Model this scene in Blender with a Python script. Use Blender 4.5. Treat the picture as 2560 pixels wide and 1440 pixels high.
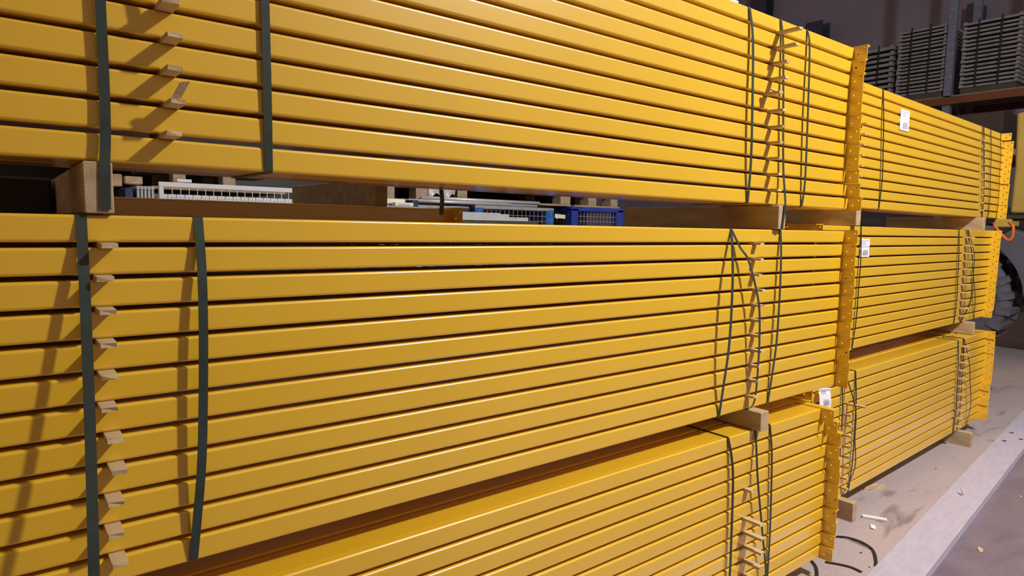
import bpy, bmesh, math, random
from mathutils import Vector, Matrix

random.seed(7)
scene = bpy.context.scene
col = scene.collection
for o in list(bpy.data.objects):
    bpy.data.objects.remove(o)

# ------------------------------------------------------------------ camera
cam = bpy.data.cameras.new('camera')
cam_obj = bpy.data.objects.new('camera', cam)
col.objects.link(cam_obj)
cam.sensor_width = 36.0
cam.lens = 36.0 * 1650.0 / 2560.0
cam.clip_end = 200
YAW, PITCH, ROLL = 0.66773, 0.09281, 0.01878
fw = Vector((math.sin(YAW) * math.cos(PITCH), math.cos(YAW) * math.cos(PITCH), -math.sin(PITCH)))
rt = Vector((math.cos(YAW), -math.sin(YAW), 0))
up = rt.cross(fw)
r2 = rt * math.cos(ROLL) + up * math.sin(ROLL)
u2 = up * math.cos(ROLL) - rt * math.sin(ROLL)
m = Matrix((r2, u2, -fw)).transposed().to_4x4()
m.translation = Vector((0, -1.4313, 1.593))
cam_obj.matrix_world = m
scene.camera = cam_obj

# ------------------------------------------------------------------ world, lamp, exposure
scene.view_settings.view_transform = 'Standard'
scene.view_settings.look = 'None'
scene.view_settings.gamma = 1.0
scene.view_settings.use_curve_mapping = False
scene.view_settings.exposure = 0.0
world = bpy.data.worlds.new('world')
scene.world = world
world.use_nodes = True
bg = world.node_tree.nodes['Background']
bg.inputs[0].default_value = (1.0, 0.68, 0.46, 1)
bg.inputs[1].default_value = 0.25

# one floodlight high over the aisle, aimed at the far bundles
sl = bpy.data.lights.new('high_bay_floodlight', 'SPOT')
sl.energy = 1660; sl.color = (1.0, 0.97, 0.95); sl.shadow_soft_size = 0.14
sl.spot_size = math.radians(160); sl.spot_blend = 0.75
so = bpy.data.objects.new('high_bay_floodlight', sl)
so.location = (3.8, -3.2, 5.25)
so.rotation_euler = (Vector((6.0, 0.5, 1.0)) - Vector(so.location)).to_track_quat('-Z', 'Y').to_euler()
col.objects.link(so)

# ------------------------------------------------------------------ materials
def _nodes(name):
    mt = bpy.data.materials.new(name)
    mt.use_nodes = True
    nt = mt.node_tree
    return mt, nt, nt.nodes['Principled BSDF']

def mat(name, c, rough=0.5, metal=0.0, var=0.12, scale=8.0, stretch=(1, 1, 1), bump=0.0, bscale=None,
        c2=None, coat=0.0, spec=0.5, emit=None):
    mt, nt, bs = _nodes(name)
    N, L = nt.nodes, nt.links
    tc = N.new('ShaderNodeTexCoord')
    mp = N.new('ShaderNodeMapping')
    mp.inputs['Scale'].default_value = stretch
    L.new(tc.outputs['Object'], mp.inputs['Vector'])
    nz = N.new('ShaderNodeTexNoise')
    nz.inputs['Scale'].default_value = scale
    nz.inputs['Detail'].default_value = 5
    L.new(mp.outputs[0], nz.inputs['Vector'])
    ramp = N.new('ShaderNodeValToRGB')
    a = c2 if c2 else tuple(x * (1 - var) for x in c)
    b = c if c2 else tuple(min(1, x * (1 + var)) for x in c)
    ramp.color_ramp.elements[0].color = (*a, 1)
    ramp.color_ramp.elements[1].color = (*b, 1)
    ramp.color_ramp.elements[0].position = 0.3
    ramp.color_ramp.elements[1].position = 0.7
    L.new(nz.outputs['Fac'], ramp.inputs['Fac'])
    L.new(ramp.outputs[0], bs.inputs['Base Color'])
    bs.inputs['Roughness'].default_value = rough
    bs.inputs['Metallic'].default_value = metal
    bs.inputs['Specular IOR Level'].default_value = spec
    bs.inputs['Coat Weight'].default_value = coat
    bs.inputs['Coat Roughness'].default_value = 0.19
    bs.inputs['Coat IOR'].default_value = 1.75
    if bump:
        bp = N.new('ShaderNodeBump')
        bp.inputs['Strength'].default_value = bump
        bp.inputs['Distance'].default_value = 0.002
        nb = N.new('ShaderNodeTexNoise')
        nb.inputs['Scale'].default_value = bscale or scale * 6
        L.new(mp.outputs[0], nb.inputs['Vector'])
        L.new(nb.outputs['Fac'], bp.inputs['Height'])
        L.new(bp.outputs[0], bs.inputs['Normal'])
    return mt

def floor_material():
    mt, nt, bs = _nodes('concrete_floor')
    N, L = nt.nodes, nt.links
    tc = N.new('ShaderNodeTexCoord')
    def noise(s, d=6, dist=0.0, sc=(1, 1, 1)):
        mp = N.new('ShaderNodeMapping'); mp.inputs['Scale'].default_value = sc
        L.new(tc.outputs['Object'], mp.inputs['Vector'])
        n = N.new('ShaderNodeTexNoise'); n.inputs['Scale'].default_value = s
        n.inputs['Detail'].default_value = d; n.inputs['Distortion'].default_value = dist
        L.new(mp.outputs[0], n.inputs['Vector'])
        return n
    def ramp(src, p0, p1, c0, c1):
        r = N.new('ShaderNodeValToRGB')
        r.color_ramp.elements[0].position = p0; r.color_ramp.elements[1].position = p1
        r.color_ramp.elements[0].color = (*c0, 1); r.color_ramp.elements[1].color = (*c1, 1)
        L.new(src, r.inputs['Fac'])
        return r
    base = ramp(noise(0.9, 8, 0.6, (1, 2.2, 1)).outputs['Fac'], 0.35, 0.68, (0.37, 0.32, 0.35), (0.46, 0.38, 0.38))
    stain = ramp(noise(1.7, 7, 1.2, (0.8, 2.6, 1)).outputs['Fac'], 0.60, 0.70, (0, 0, 0), (1, 1, 1))
    mix = N.new('ShaderNodeMix'); mix.data_type = 'RGBA'
    L.new(stain.outputs[0], mix.inputs[0]); L.new(base.outputs[0], mix.inputs[6])
    mix.inputs[7].default_value = (0.25, 0.205, 0.215, 1)
    # shadow painted into the floor colour on the near side of the steel channel
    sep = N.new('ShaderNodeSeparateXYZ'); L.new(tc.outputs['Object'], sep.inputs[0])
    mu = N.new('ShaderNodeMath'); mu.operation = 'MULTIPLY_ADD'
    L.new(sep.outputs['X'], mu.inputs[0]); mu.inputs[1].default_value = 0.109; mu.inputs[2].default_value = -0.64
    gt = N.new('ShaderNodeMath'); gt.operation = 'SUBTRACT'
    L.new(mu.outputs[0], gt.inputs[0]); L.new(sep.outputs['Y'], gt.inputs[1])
    floor_shadow = ramp(gt.outputs[0], 0.0, 0.03, (0, 0, 0), (1, 1, 1))
    worn_in_shadow = ramp(noise(1.1, 8, 0.8, (1, 3, 1)).outputs['Fac'], 0.42, 0.62, (0.155, 0.12, 0.155), (0.22, 0.175, 0.21))
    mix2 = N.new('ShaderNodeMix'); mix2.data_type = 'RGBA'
    L.new(floor_shadow.outputs[0], mix2.inputs[0]); L.new(mix.outputs[2], mix2.inputs[6]); L.new(worn_in_shadow.outputs[0], mix2.inputs[7])
    fine = ramp(noise(60, 4).outputs['Fac'], 0.3, 0.7, (0.9, 0.9, 0.9), (1.08, 1.08, 1.08))
    mul = N.new('ShaderNodeMix'); mul.data_type = 'RGBA'; mul.blend_type = 'MULTIPLY'; mul.inputs[0].default_value = 1
    L.new(mix2.outputs[2], mul.inputs[6]); L.new(fine.outputs[0], mul.inputs[7])
    L.new(mul.outputs[2], bs.inputs['Base Color'])
    bs.inputs['Roughness'].default_value = 0.55
    bp = N.new('ShaderNodeBump'); bp.inputs['Strength'].default_value = 0.12; bp.inputs['Distance'].default_value = 0.003
    L.new(noise(40, 6).outputs['Fac'], bp.inputs['Height']); L.new(bp.outputs[0], bs.inputs['Normal'])
    return mt

M = {}
M['paint'] = mat('yellow_powder_coat', (0.80, 0.478, 0.018), 0.36, var=0.025, scale=2.5, spec=0.6, coat=1.0)
M['strap'] = mat('dark_green_strap', (0.034, 0.05, 0.042), 0.33, var=0.2, scale=20)
M['strap_black'] = mat('black_green_strap', (0.02, 0.024, 0.018), 0.4, var=0.2, scale=20)
M['pine'] = mat('pale_pine', (0.62, 0.47, 0.27), 0.75, c2=(0.50, 0.36, 0.19), scale=14, stretch=(3, .4, 3), bump=0.4, bscale=60)
M['pine_end'] = mat('sawn_pine_block', (0.56, 0.42, 0.25), 0.8, c2=(0.36, 0.25, 0.14), scale=7, stretch=(3, .6, 3), bump=0.5, bscale=70)
M['old_wood'] = mat('weathered_pallet_wood', (0.44, 0.34, 0.22), 0.85, c2=(0.30, 0.23, 0.15), scale=9, stretch=(1, 3, 3), bump=0.4, bscale=60)
M['galv'] = mat('galvanised_steel', (0.54, 0.51, 0.64), 0.5, metal=0.1, c2=(0.47, 0.44, 0.56), scale=9, stretch=(1, 5, 1), bump=0.08, bscale=150)
M['steel_light'] = mat('light_grey_steel', (0.62, 0.63, 0.66), 0.4, metal=0.35, var=0.08, scale=12)
M['zinc'] = mat('zinc_wire', (0.42, 0.43, 0.46), 0.45, metal=0.4, var=0.1, scale=15)
M['white_metal'] = mat('white_coated_wire', (0.72, 0.73, 0.76), 0.45, var=0.06, scale=10)
M['blue'] = mat('bright_blue_enamel', (0.03, 0.16, 0.52), 0.4, var=0.12, scale=8)
M['deep_blue'] = mat('deep_blue_enamel', (0.025, 0.05, 0.36), 0.4, var=0.15, scale=8)
M['navy'] = mat('navy_plastic', (0.02, 0.03, 0.10), 0.45, var=0.2, scale=8)
M['cream'] = mat('cream_carton', (0.78, 0.74, 0.60), 0.6, var=0.06, scale=9)
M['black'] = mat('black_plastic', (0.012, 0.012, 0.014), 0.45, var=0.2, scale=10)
M['ink'] = mat('grey_print_ink', (0.30, 0.28, 0.36), 0.7, var=0.1)
M['brown_ink'] = mat('branding_ink', (0.20, 0.15, 0.09), 0.8, var=0.1)
M['paper'] = mat('white_paper', (0.82, 0.80, 0.84), 0.6, var=0.03, scale=30)
M['wrap'] = mat('grey_film_wrap', (0.50, 0.48, 0.46), 0.35, var=0.15, scale=14, bump=0.6, bscale=25)
M['loader'] = mat('yellow_machine_paint', (0.62, 0.42, 0.09), 0.35, var=0.06, scale=3)
M['fender'] = mat('grey_machine_plastic', (0.125, 0.125, 0.155), 0.4, var=0.12, scale=4)
M['rubber'] = mat('dusty_tyre_rubber', (0.105, 0.10, 0.125), 0.75, var=0.35, scale=6, bump=0.3, bscale=30)
M['vent'] = mat('dark_vent_metal', (0.05, 0.045, 0.03), 0.6, var=0.2)
M['orange'] = mat('orange_shackle_paint', (0.85, 0.20, 0.03), 0.4, var=0.06)
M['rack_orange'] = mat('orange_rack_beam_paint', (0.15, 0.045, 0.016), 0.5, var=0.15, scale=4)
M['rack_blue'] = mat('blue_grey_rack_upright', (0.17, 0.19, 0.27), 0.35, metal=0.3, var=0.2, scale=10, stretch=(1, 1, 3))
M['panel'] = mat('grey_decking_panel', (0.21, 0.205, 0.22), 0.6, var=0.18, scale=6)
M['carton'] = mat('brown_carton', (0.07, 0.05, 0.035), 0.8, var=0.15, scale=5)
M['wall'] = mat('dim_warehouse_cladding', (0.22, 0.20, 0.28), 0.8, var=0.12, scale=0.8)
M['wall_steel'] = mat('dark_blue_column_paint', (0.035, 0.042, 0.085), 0.55, var=0.15, scale=2)
M['rust'] = mat('rusty_brown_lump', (0.22, 0.10, 0.07), 0.8, var=0.25, scale=12, bump=0.5)
M['foam'] = mat('white_foam_scrap', (0.80, 0.80, 0.80), 0.8, var=0.05)
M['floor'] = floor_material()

# ------------------------------------------------------------------ mesh helpers
class MB:
    def __init__(self):
        self.v, self.f = [], []
    def add(self, vs, fs):
        n = len(self.v)
        self.v += [tuple(p) for p in vs]
        self.f += [tuple(i + n for i in f) for f in fs]
        return self
    def box(self, x0, x1, y0, y1, z0, z1, c=0.0, mtx=None):
        bm = bmesh.new()
        bmesh.ops.create_cube(bm, size=1.0)
        for v in bm.verts:
            v.co = Vector(((x0 + x1) / 2 + v.co.x * (x1 - x0), (y0 + y1) / 2 + v.co.y * (y1 - y0), (z0 + z1) / 2 + v.co.z * (z1 - z0)))
        if c > 0:
            bmesh.ops.bevel(bm, geom=bm.edges[:], offset=c, segments=1, affect='EDGES', profile=0.5)
        bm.verts.index_update()
        vs = [v.co.copy() if mtx is None else mtx @ v.co for v in bm.verts]
        fs = [[v.index for v in f.verts] for f in bm.faces]
        bm.free()
        return self.add(vs, fs)
    def prism(self, poly, ext, a='x'):
        """poly: 2-D outline; ext=(lo,hi) along axis a; outline in the two other axes (in xyz order)."""
        n = len(poly)
        def P(p, e):
            if a == 'x': return (e, p[0], p[1])
            if a == 'y': return (p[0], e, p[1])
            return (p[0], p[1], e)
        vs = [P(p, ext[0]) for p in poly] + [P(p, ext[1]) for p in poly]
        fs = [tuple(range(n - 1, -1, -1)), tuple(range(n, 2 * n))]
        fs += [(i, (i + 1) % n, n + (i + 1) % n, n + i) for i in range(n)]
        return self.add(vs, fs)
    def tube(self, pts, r, n=8, close=False):
        pts = [Vector(p) for p in pts]
        k = len(pts)
        vs, fs = [], []
        ref = None
        for i, p in enumerate(pts):
            d = (pts[(i + 1) % k] - pts[i - 1]) if close else (pts[min(i + 1, k - 1)] - pts[max(i - 1, 0)])
            d.normalize()
            if ref is None:
                ref = d.cross(Vector((0.3, 0.2, 1)))
                if ref.length < 1e-3: ref = d.cross(Vector((1, 0, 0)))
            ref = (ref - d * ref.dot(d)).normalized()
            b = d.cross(ref)
            for j in range(n):
                a = 2 * math.pi * j / n
                vs.append(p + (ref * math.cos(a) + b * math.sin(a)) * r)
        rings = k if close else k - 1
        for i in range(rings):
            for j in range(n):
                i2 = (i + 1) % k
                fs.append((i * n + j, i * n + (j + 1) % n, i2 * n + (j + 1) % n, i2 * n + j))
        if not close:
            fs.append(tuple(range(n - 1, -1, -1))); fs.append(tuple((k - 1) * n + j for j in range(n)))
        return self.add(vs, fs)
    def ribbon(self, pts, wdir, width, th):
        """flat band through pts; width along wdir, thickness th."""
        pts = [Vector(p) for p in pts]
        w = Vector(wdir).normalized()
        vs, fs = [], []
        for i, p in enumerate(pts):
            d = (pts[min(i + 1, len(pts) - 1)] - pts[max(i - 1, 0)]).normalized()
            ww = (w - d * w.dot(d)).normalized()
            nn = d.cross(ww).normalized()
            for sx, sy in ((-1, -1), (1, -1), (1, 1), (-1, 1)):
                vs.append(p + ww * sx * width / 2 + nn * sy * th / 2)
        for i in range(len(pts) - 1):
            for j in range(4):
                fs.append((4 * i + j, 4 * i + (j + 1) % 4, 4 * i + 4 + (j + 1) % 4, 4 * i + 4 + j))
        fs.append((3, 2, 1, 0)); e = 4 * (len(pts) - 1); fs.append((e, e + 1, e + 2, e + 3))
        return self.add(vs, fs)
    def lathe(self, prof, axis_pt, n=48):
        """prof: (radius, y) pairs revolved about the local Y axis."""
        k = len(prof)
        vs, fs = [], []
        for i in range(n):
            a = 2 * math.pi * i / n
            for r, y in prof:
                vs.append((axis_pt[0] + r * math.cos(a), axis_pt[1] + y, axis_pt[2] + r * math.sin(a)))
        for i in range(n):
            for j in range(k - 1):
                i2 = (i + 1) % n
                fs.append((i * k + j, i * k + j + 1, i2 * k + j + 1, i2 * k + j))
        return self.add(vs, fs)
    def mesh(self, name, smooth=False):
        me = bpy.data.meshes.new(name)
        me.from_pydata(self.v, [], self.f)
        bm = bmesh.new(); bm.from_mesh(me)
        bmesh.ops.recalc_face_normals(bm, faces=bm.faces)
        bm.to_mesh(me); bm.free()
        if smooth:
            for p in me.polygons: p.use_smooth = True
        return me
    def build(self, name, material, parent=None, smooth=False):
        me = self.mesh(name, smooth)
        return obj(name, me, material, parent)

def obj(name, me, material=None, parent=None):
    if material is not None and not me.materials:
        me.materials.append(M[material] if isinstance(material, str) else material)
    o = bpy.data.objects.new(name, me)
    col.objects.link(o)
    if parent: o.parent = parent
    return o

def tag(o, label=None, cat=None, group=None, kind=None):
    if label: o['label'] = label
    if cat: o['category'] = cat
    if group: o['group'] = group
    if kind: o['kind'] = kind
    return o

def empty(name, loc=(0, 0, 0), rz=0.0):
    o = bpy.data.objects.new(name, None)
    o.empty_display_size = 0.05
    o.location = loc; o.rotation_euler = (0, 0, rz)
    col.objects.link(o)
    return o

def soft_edges(o, w=0.002, seg=2):
    b = o.modifiers.new('edge', 'BEVEL'); b.width = w; b.segments = seg; b.limit_method = 'ANGLE'
    return o

ORD = ['first', 'second', 'third', 'fourth', 'fifth', 'sixth', 'seventh', 'eighth', 'ninth', 'tenth', 'eleventh', 'twelfth']

# ------------------------------------------------------------------ setting
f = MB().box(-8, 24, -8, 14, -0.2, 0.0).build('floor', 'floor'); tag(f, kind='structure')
w = MB()
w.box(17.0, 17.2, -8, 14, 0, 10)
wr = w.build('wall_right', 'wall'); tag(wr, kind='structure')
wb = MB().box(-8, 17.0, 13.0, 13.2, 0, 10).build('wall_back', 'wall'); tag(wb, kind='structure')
# dark steel columns and rails in front of the far wall
for i, (y0, y1, z0, z1) in enumerate([(8.85, 9.3, 0, 10), (7.25, 7.7, 0, 6.9), (3.85, 4.1, 0, 6.5)]):
    c = MB()
    c.box(16.60, 16.62, y0, y1, z0, z1); c.box(16.96, 16.98, y0, y1, z0, z1)
    c.box(16.62, 16.96, (y0 + y1) / 2 - .015, (y0 + y1) / 2 + .015, z0, z1)
    o = c.build('trim_%d' % (i + 1), 'wall_steel'); tag(o, kind='structure')

# ------------------------------------------------------------------ rack beams
PITCH_Z = 0.06
BH, BD = 0.0505, 0.12        # height of the lying beam's visible face, depth of the section

def beam_section(length):
    """hollow-looking box section with rounded corners and a seam groove; runs from x=-length to x=0, front face at y=0."""
    r, n = 0.0060, 6
    prof = []
    def corner(cy, cz, a0):
        for k in range(n + 1):
            a = a0 + (math.pi / 2) * k / n
            prof.append((cy + r * math.cos(a), cz + r * math.sin(a)))
    corner(r, r, math.pi)                    # front-bottom
    prof.extend([(0.016, 0), (0.017, 0.0004), (0.019, 0.0004), (0.020, 0)])
    corner(BD - r, r, 1.5 * math.pi)
    corner(BD - r, BH - r, 0)
    prof.extend([(0.020, BH), (0.019, BH - .0004), (0.017, BH - .0004), (0.016, BH)])
    corner(r, BH - r, 0.5 * math.pi)
    # rounded corners are smooth strips of their own; flats, seam and end caps stay flat
    N_ = len(prof)
    vs, fs, smooth = [], [], []
    strips = []
    i = 0
    corner_starts = (0, n + 1 + 4, n + 1 + 4 + n + 1, n + 1 + 4 + 2 * (n + 1) + 4)
    def strip(idx, sm):
        base = len(vs)
        for k in idx:
            y, z = prof[k % N_]
            vs.append((0, y, z)); vs.append((-length, y, z))
        for q in range(len(idx) - 1):
            p_ = base + 2 * q
            fs.append((p_, p_ + 1, p_ + 3, p_ + 2)); smooth.append(sm)
    covered = set()
    for c0 in corner_starts:
        strip(list(range(c0, c0 + n + 1)), True)
        covered.update(range(c0, c0 + n))
    for k in range(N_):
        if k not in covered: strip([k, k + 1], False)
    for x, rev in ((0, False), (-length, True)):
        base = len(vs)
        vs += [(x, y, z) for y, z in prof]
        f_ = list(range(base, base + N_))
        fs.append(tuple(f_[::-1] if rev else f_)); smooth.append(False)
    me = bpy.data.meshes.new('box_section')
    me.from_pydata(vs, [], fs)
    for p, sm in zip(me.polygons, smooth): p.use_smooth = sm
    me.materials.append(M['paint'])
    return me

def end_plate_mesh(side):
    """L connector: upright leg across the beam end with holes, flat leg pointing away from the beam with a cut corner."""
    th = 0.0035
    y0, y1, z0, z1 = -0.058, 0.126, -0.0047, BH + 0.0046
    bm = bmesh.new()
    def loop(pts):
        vs = [bm.verts.new((0, y, z)) for y, z in pts]
        return [bm.edges.new((vs[i], vs[(i + 1) % len(vs)])) for i in range(len(vs))]
    r = 0.006
    out = []
    for cy, cz, a0 in ((y0 + r, z0 + r, math.pi), (y1 - r, z0 + r, 1.5 * math.pi), (y1 - r, z1 - r, 0), (y0 + r, z1 - r, .5 * math.pi)):
        for k in range(4):
            a = a0 + math.pi / 2 * k / 3
            out.append((cy + r * math.cos(a), cz + r * math.sin(a)))
    edges = loop(out)
    for hy, hz in ((-0.045, 0.0400), (-0.0195, 0.0185)):
        edges += loop([(hy + .0046 * math.cos(2 * math.pi * k / 10), hz + .0046 * math.sin(2 * math.pi * k / 10)) for k in range(10)])
    bmesh.ops.triangle_fill(bm, use_beauty=True, use_dissolve=False, edges=edges)
    ret = bmesh.ops.extrude_face_region(bm, geom=bm.faces[:])
    bmesh.ops.translate(bm, verts=[g for g in ret['geom'] if isinstance(g, bmesh.types.BMVert)], vec=(th * side, 0, 0))
    # flat leg with tapered nose
    x1 = 0.045 * side
    xa = th * side * .5
    pts = [(xa, y0 + .001), (x1 * .72, y0 + .004), (x1, y0 + .016), (x1, y1 - .016), (x1 * .7, y1 - .004), (xa, y1 - .002)]
    vb = [bm.verts.new((x, y, z1 - .0042)) for x, y in pts]
    vt = [bm.verts.new((x, y, z1 - .0004)) for x, y in pts]
    bm.faces.new(vb); bm.faces.new(vt)
    for i in range(6):
        bm.faces.new((vb[i], vb[(i + 1) % 6], vt[(i + 1) % 6], vt[i]))
    bmesh.ops.recalc_face_normals(bm, faces=bm.faces)
    me = bpy.data.meshes.new('end_plate')
    bm.to_mesh(me); bm.free()
    me.materials.append(M['paint'])
    return me

PLATE_R, PLATE_L = end_plate_mesh(1), end_plate_mesh(-1)
SECTIONS = {}
def section(length):
    if length not in SECTIONS: SECTIONS[length] = beam_section(length)
    return SECTIONS[length]

class Row:
    """a bundle's frame: s runs along the beams, o into the stack, z up."""
    def __init__(self, x0, y0, ang):
        self.x0, self.y0, self.a = x0, y0, ang
    def p(self, s, o, z):
        c, n = math.cos(self.a), math.sin(self.a)
        return Vector((self.x0 + s * c - o * n, self.y0 + s * n + o * c, z))

def make_beam(row, s_end, z_bottom, length, label, group, rear=False, ro=.252):
    if not rear:
        e = empty('rack_beam', row.p(s_end, 0, z_bottom), row.a)
    else:   # rear column: turned end for end, so its plates stick out at the back
        e = empty('rack_beam', row.p(s_end - length, ro, z_bottom), row.a + math.pi)
    tag(e, label, 'rack beam', group, 'thing')
    obj('box_section', section(length), None, e)
    obj('end_plate', PLATE_R, None, e)
    pl = obj('end_plate', PLATE_L, None, e); pl.location.x = -length
    return e

A2 = 0.0386
ROWS = {
    'T': Row(0, 0.006, 0), 'M': Row(0, 0, 0), 'B': Row(0, -0.027, 0),
    'T2': Row(3.4, 0.346, A2), 'M2': Row(3.4, 0.3007, A2), 'B2': Row(3.4, 0.2235, A2),
}
ZTOP = {'T': 2.409, 'M': 1.600, 'B': 0.810, 'T2': 2.450, 'M2': 1.631, 'B2': 0.821}
LEN = {'T': 3.32, 'M': 3.32, 'B': 3.32, 'T2': 3.32, 'M2': 3.22, 'B2': 3.13}
SEND = {'T': 3.036, 'M': 3.042, 'B': 2.955, 'T2': 3.445, 'M2': 3.11, 'B2': 2.86}
JIT = {
    'T': [0, -.0135, -.019, -.02, -.022, -.018, -.022, -.015, -.0155, -.004, .015, .036],
    'M': [.004, -.004, -.006, .002, .004, 0, .003, -.006, .004, -.004, .006, .003],
    'B': [-.08, -.038, 0, -.009, .006, .013, .008, .014, .005, .012, .003, -.009],
    'T2': [-.075, .01, .012, .004, -.004, -.012, -.016, -.004, -.012, -.016, -.012, -.02],
    'M2': [.03, .012, .01, .01, .006, .006, 0, -.008, -.006, -.01, -.016, -.05],
    'B2': [.02, .03, .03, .035, .03, .03, .025, .0, .01, -.01, .0, -.02],
}
BNAME = {'T': 'near upper bundle', 'M': 'near middle bundle', 'B': 'near bottom bundle',
         'T2': 'far upper bundle', 'M2': 'far middle bundle', 'B2': 'far bottom bundle'}
def ztop(k, i): return ZTOP[k] - i * PITCH_Z
for k in ('T', 'M', 'B', 'T2', 'M2', 'B2'):
    for i in range(12):
        if i == 0: which = 'topmost beam'
        elif i == 11: which = 'lowest beam'
        else: which = ORD[i] + ' beam from the top'
        make_beam(ROWS[k], SEND[k] + JIT[k][i], ztop(k, i) - BH, LEN[k],
                  'yellow rack beam, %s in the %s' % (which, BNAME[k]), 'beams of the ' + BNAME[k])
REAR = {'T': [4, 5, 6, 7, 8, 9, 11], 'M': [0, 1, 2, 3, 4, 11], 'B': [0], 'T2': [11], 'M2': [0, 1, 2, 3, 11], 'B2': [0]}
for k, rows in REAR.items():
    for i in rows:
        which = 'topmost' if i == 0 else ('lowest' if i == 11 else ORD[i])
        make_beam(ROWS[k], SEND[k] - .02, ztop(k, i) - BH - (.0095 if k in ('T', 'M', 'M2') and i < 11 else 0), LEN[k],   # the back row has settled a little lower
                  'yellow rack beam right behind the %s front beam of the %s' % (which, BNAME[k]),
                  'back row beams of the ' + BNAME[k], rear=True)
for k, i, layer in (('B', 0, 'top'), ('B2', 0, 'top'), ('M', 11, 'lowest'), ('M2', 11, 'lowest')):
    make_beam(ROWS[k], SEND[k] - .03, ztop(k, i) - BH, LEN[k], 'yellow rack beam lying third deep in the %s layer of the %s' % (layer, BNAME[k]),
              'back row beams of the ' + BNAME[k], rear=True, ro=.378)
# a further bundle stands behind the near middle one
BK = Row(0, 0.47, 0.0)
for i in range(2):
    make_beam(BK, 1.235, 1.648 - i * .06 - BH, 1.0,
              '%s shaded yellow beam seen through the gap under the dark plank' % ('upper' if i == 0 else 'lower'),
              'beams of the bundle standing behind')

dk = MB().box(-1.25, .125, .62, 1.5, 0, 1.694, c=.006).build('dark_block', 'black')  # black block added to stand for the deep shade left of the plank
tag(dk, 'added black block standing for the shade behind the far left plank', 'load', 'dark blocks')

# ------------------------------------------------------------------ timber planks between the bundles
def plank(row, s0, s1, o0, o1, z0, z1, label, material='pine_end', name='timber_plank'):
    mb = MB()
    c = 0.003
    # outline across the plank (s,z) slightly out of square, extruded along depth with a chamfered front end
    pts = [(s0 + c, z0), (s1 - c, z0), (s1, z0 + c), (s1 - .001, z1 - c), (s1 - c, z1), (s0 + c, z1), (s0, z1 - c), (s0 + .001, z0 + c)]
    mid_s, mid_z = (s0 + s1) / 2, (z0 + z1) / 2
    def ring(o, sh):
        return [row.p(mid_s + (s - mid_s) * (1 - sh / (s1 - s0) * 2), o, mid_z + (z - mid_z) * (1 - sh / (z1 - z0) * 2)) for s, z in pts]
    rings = [ring(o0, .002), ring(o0 + .002, 0), ring(o1 - .002, 0), ring(o1, .002)]
    org = row.p(mid_s, o0, z0)
    vs = [v - org for r in rings for v in r]
    fs = [tuple(range(8))[::-1], tuple(range(24, 32))]
    for a in range(3):
        for i in range(8):
            fs.append((a * 8 + i, a * 8 + (i + 1) % 8, a * 8 + 8 + (i + 1) % 8, a * 8 + 8 + i))
    o = mb.add(vs, fs).build(name, material)
    o.location = org
    tag(o, label, 'timber', 'timber planks under the bundles')
    return o
T, Mr, B, T2, M2, B2 = (ROWS[k] for k in ('T', 'M', 'B', 'T2', 'M2', 'B2'))
plank(T, .133, .181, -.016, .90, 1.6025, 1.6965, 'rough wooden plank end at far left under the near upper bundle, strap over its end')
plank(T, 2.447, 2.500, -.026, .78, 1.6025, 1.6965, 'wooden plank under the right part of the near upper bundle, strap over its end')
plank(Mr, .086, .132, -.135, .6, .8125, .888, 'plank under the left end of the near middle bundle')
plank(Mr, 2.328, 2.385, -.062, .6, .8125, .888, 'pale grey sawn plank end sticking out between near middle and bottom bundles')
plank(B, .12, .17, -.03, .6, .0, .0975, 'plank on the floor under the left end of the near bottom bundle')
plank(B, 2.30, 2.35, -.03, .6, .0, .0975, 'plank on the floor under the right part of the near bottom bundle')
plank(T2, .375, .435, -.075, .72, 1.634, 1.737, 'plank beside the bag, holding up the left end of the far upper bundle')
plank(T2, 2.84, 2.90, -.045, .68, 1.634, 1.737, 'long dark plank under the right end of the far upper bundle')
plank(M2, .30, .36, .0, .5, .824, .918, 'plank under the left end of the far middle bundle')
plank(M2, 2.56, 2.615, -.06, .5, .824, .918, 'plank sticking out between the far middle and bottom bundles')
plank(B2, .265, .318, -.085, .5, .0, .109, 'wooden plank on the floor under the left end of the far bottom bundle')
plank(B2, 2.325, 2.375, -.09, .5, .0, .109, 'wooden plank on the floor under the right end of the far bottom bundle')
plank(Row(0, 0, 0), .985, 1.03, .545, 1.3, 1.650, 1.742, 'dark short plank in the gap, on the bundle standing behind', 'old_wood')

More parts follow.
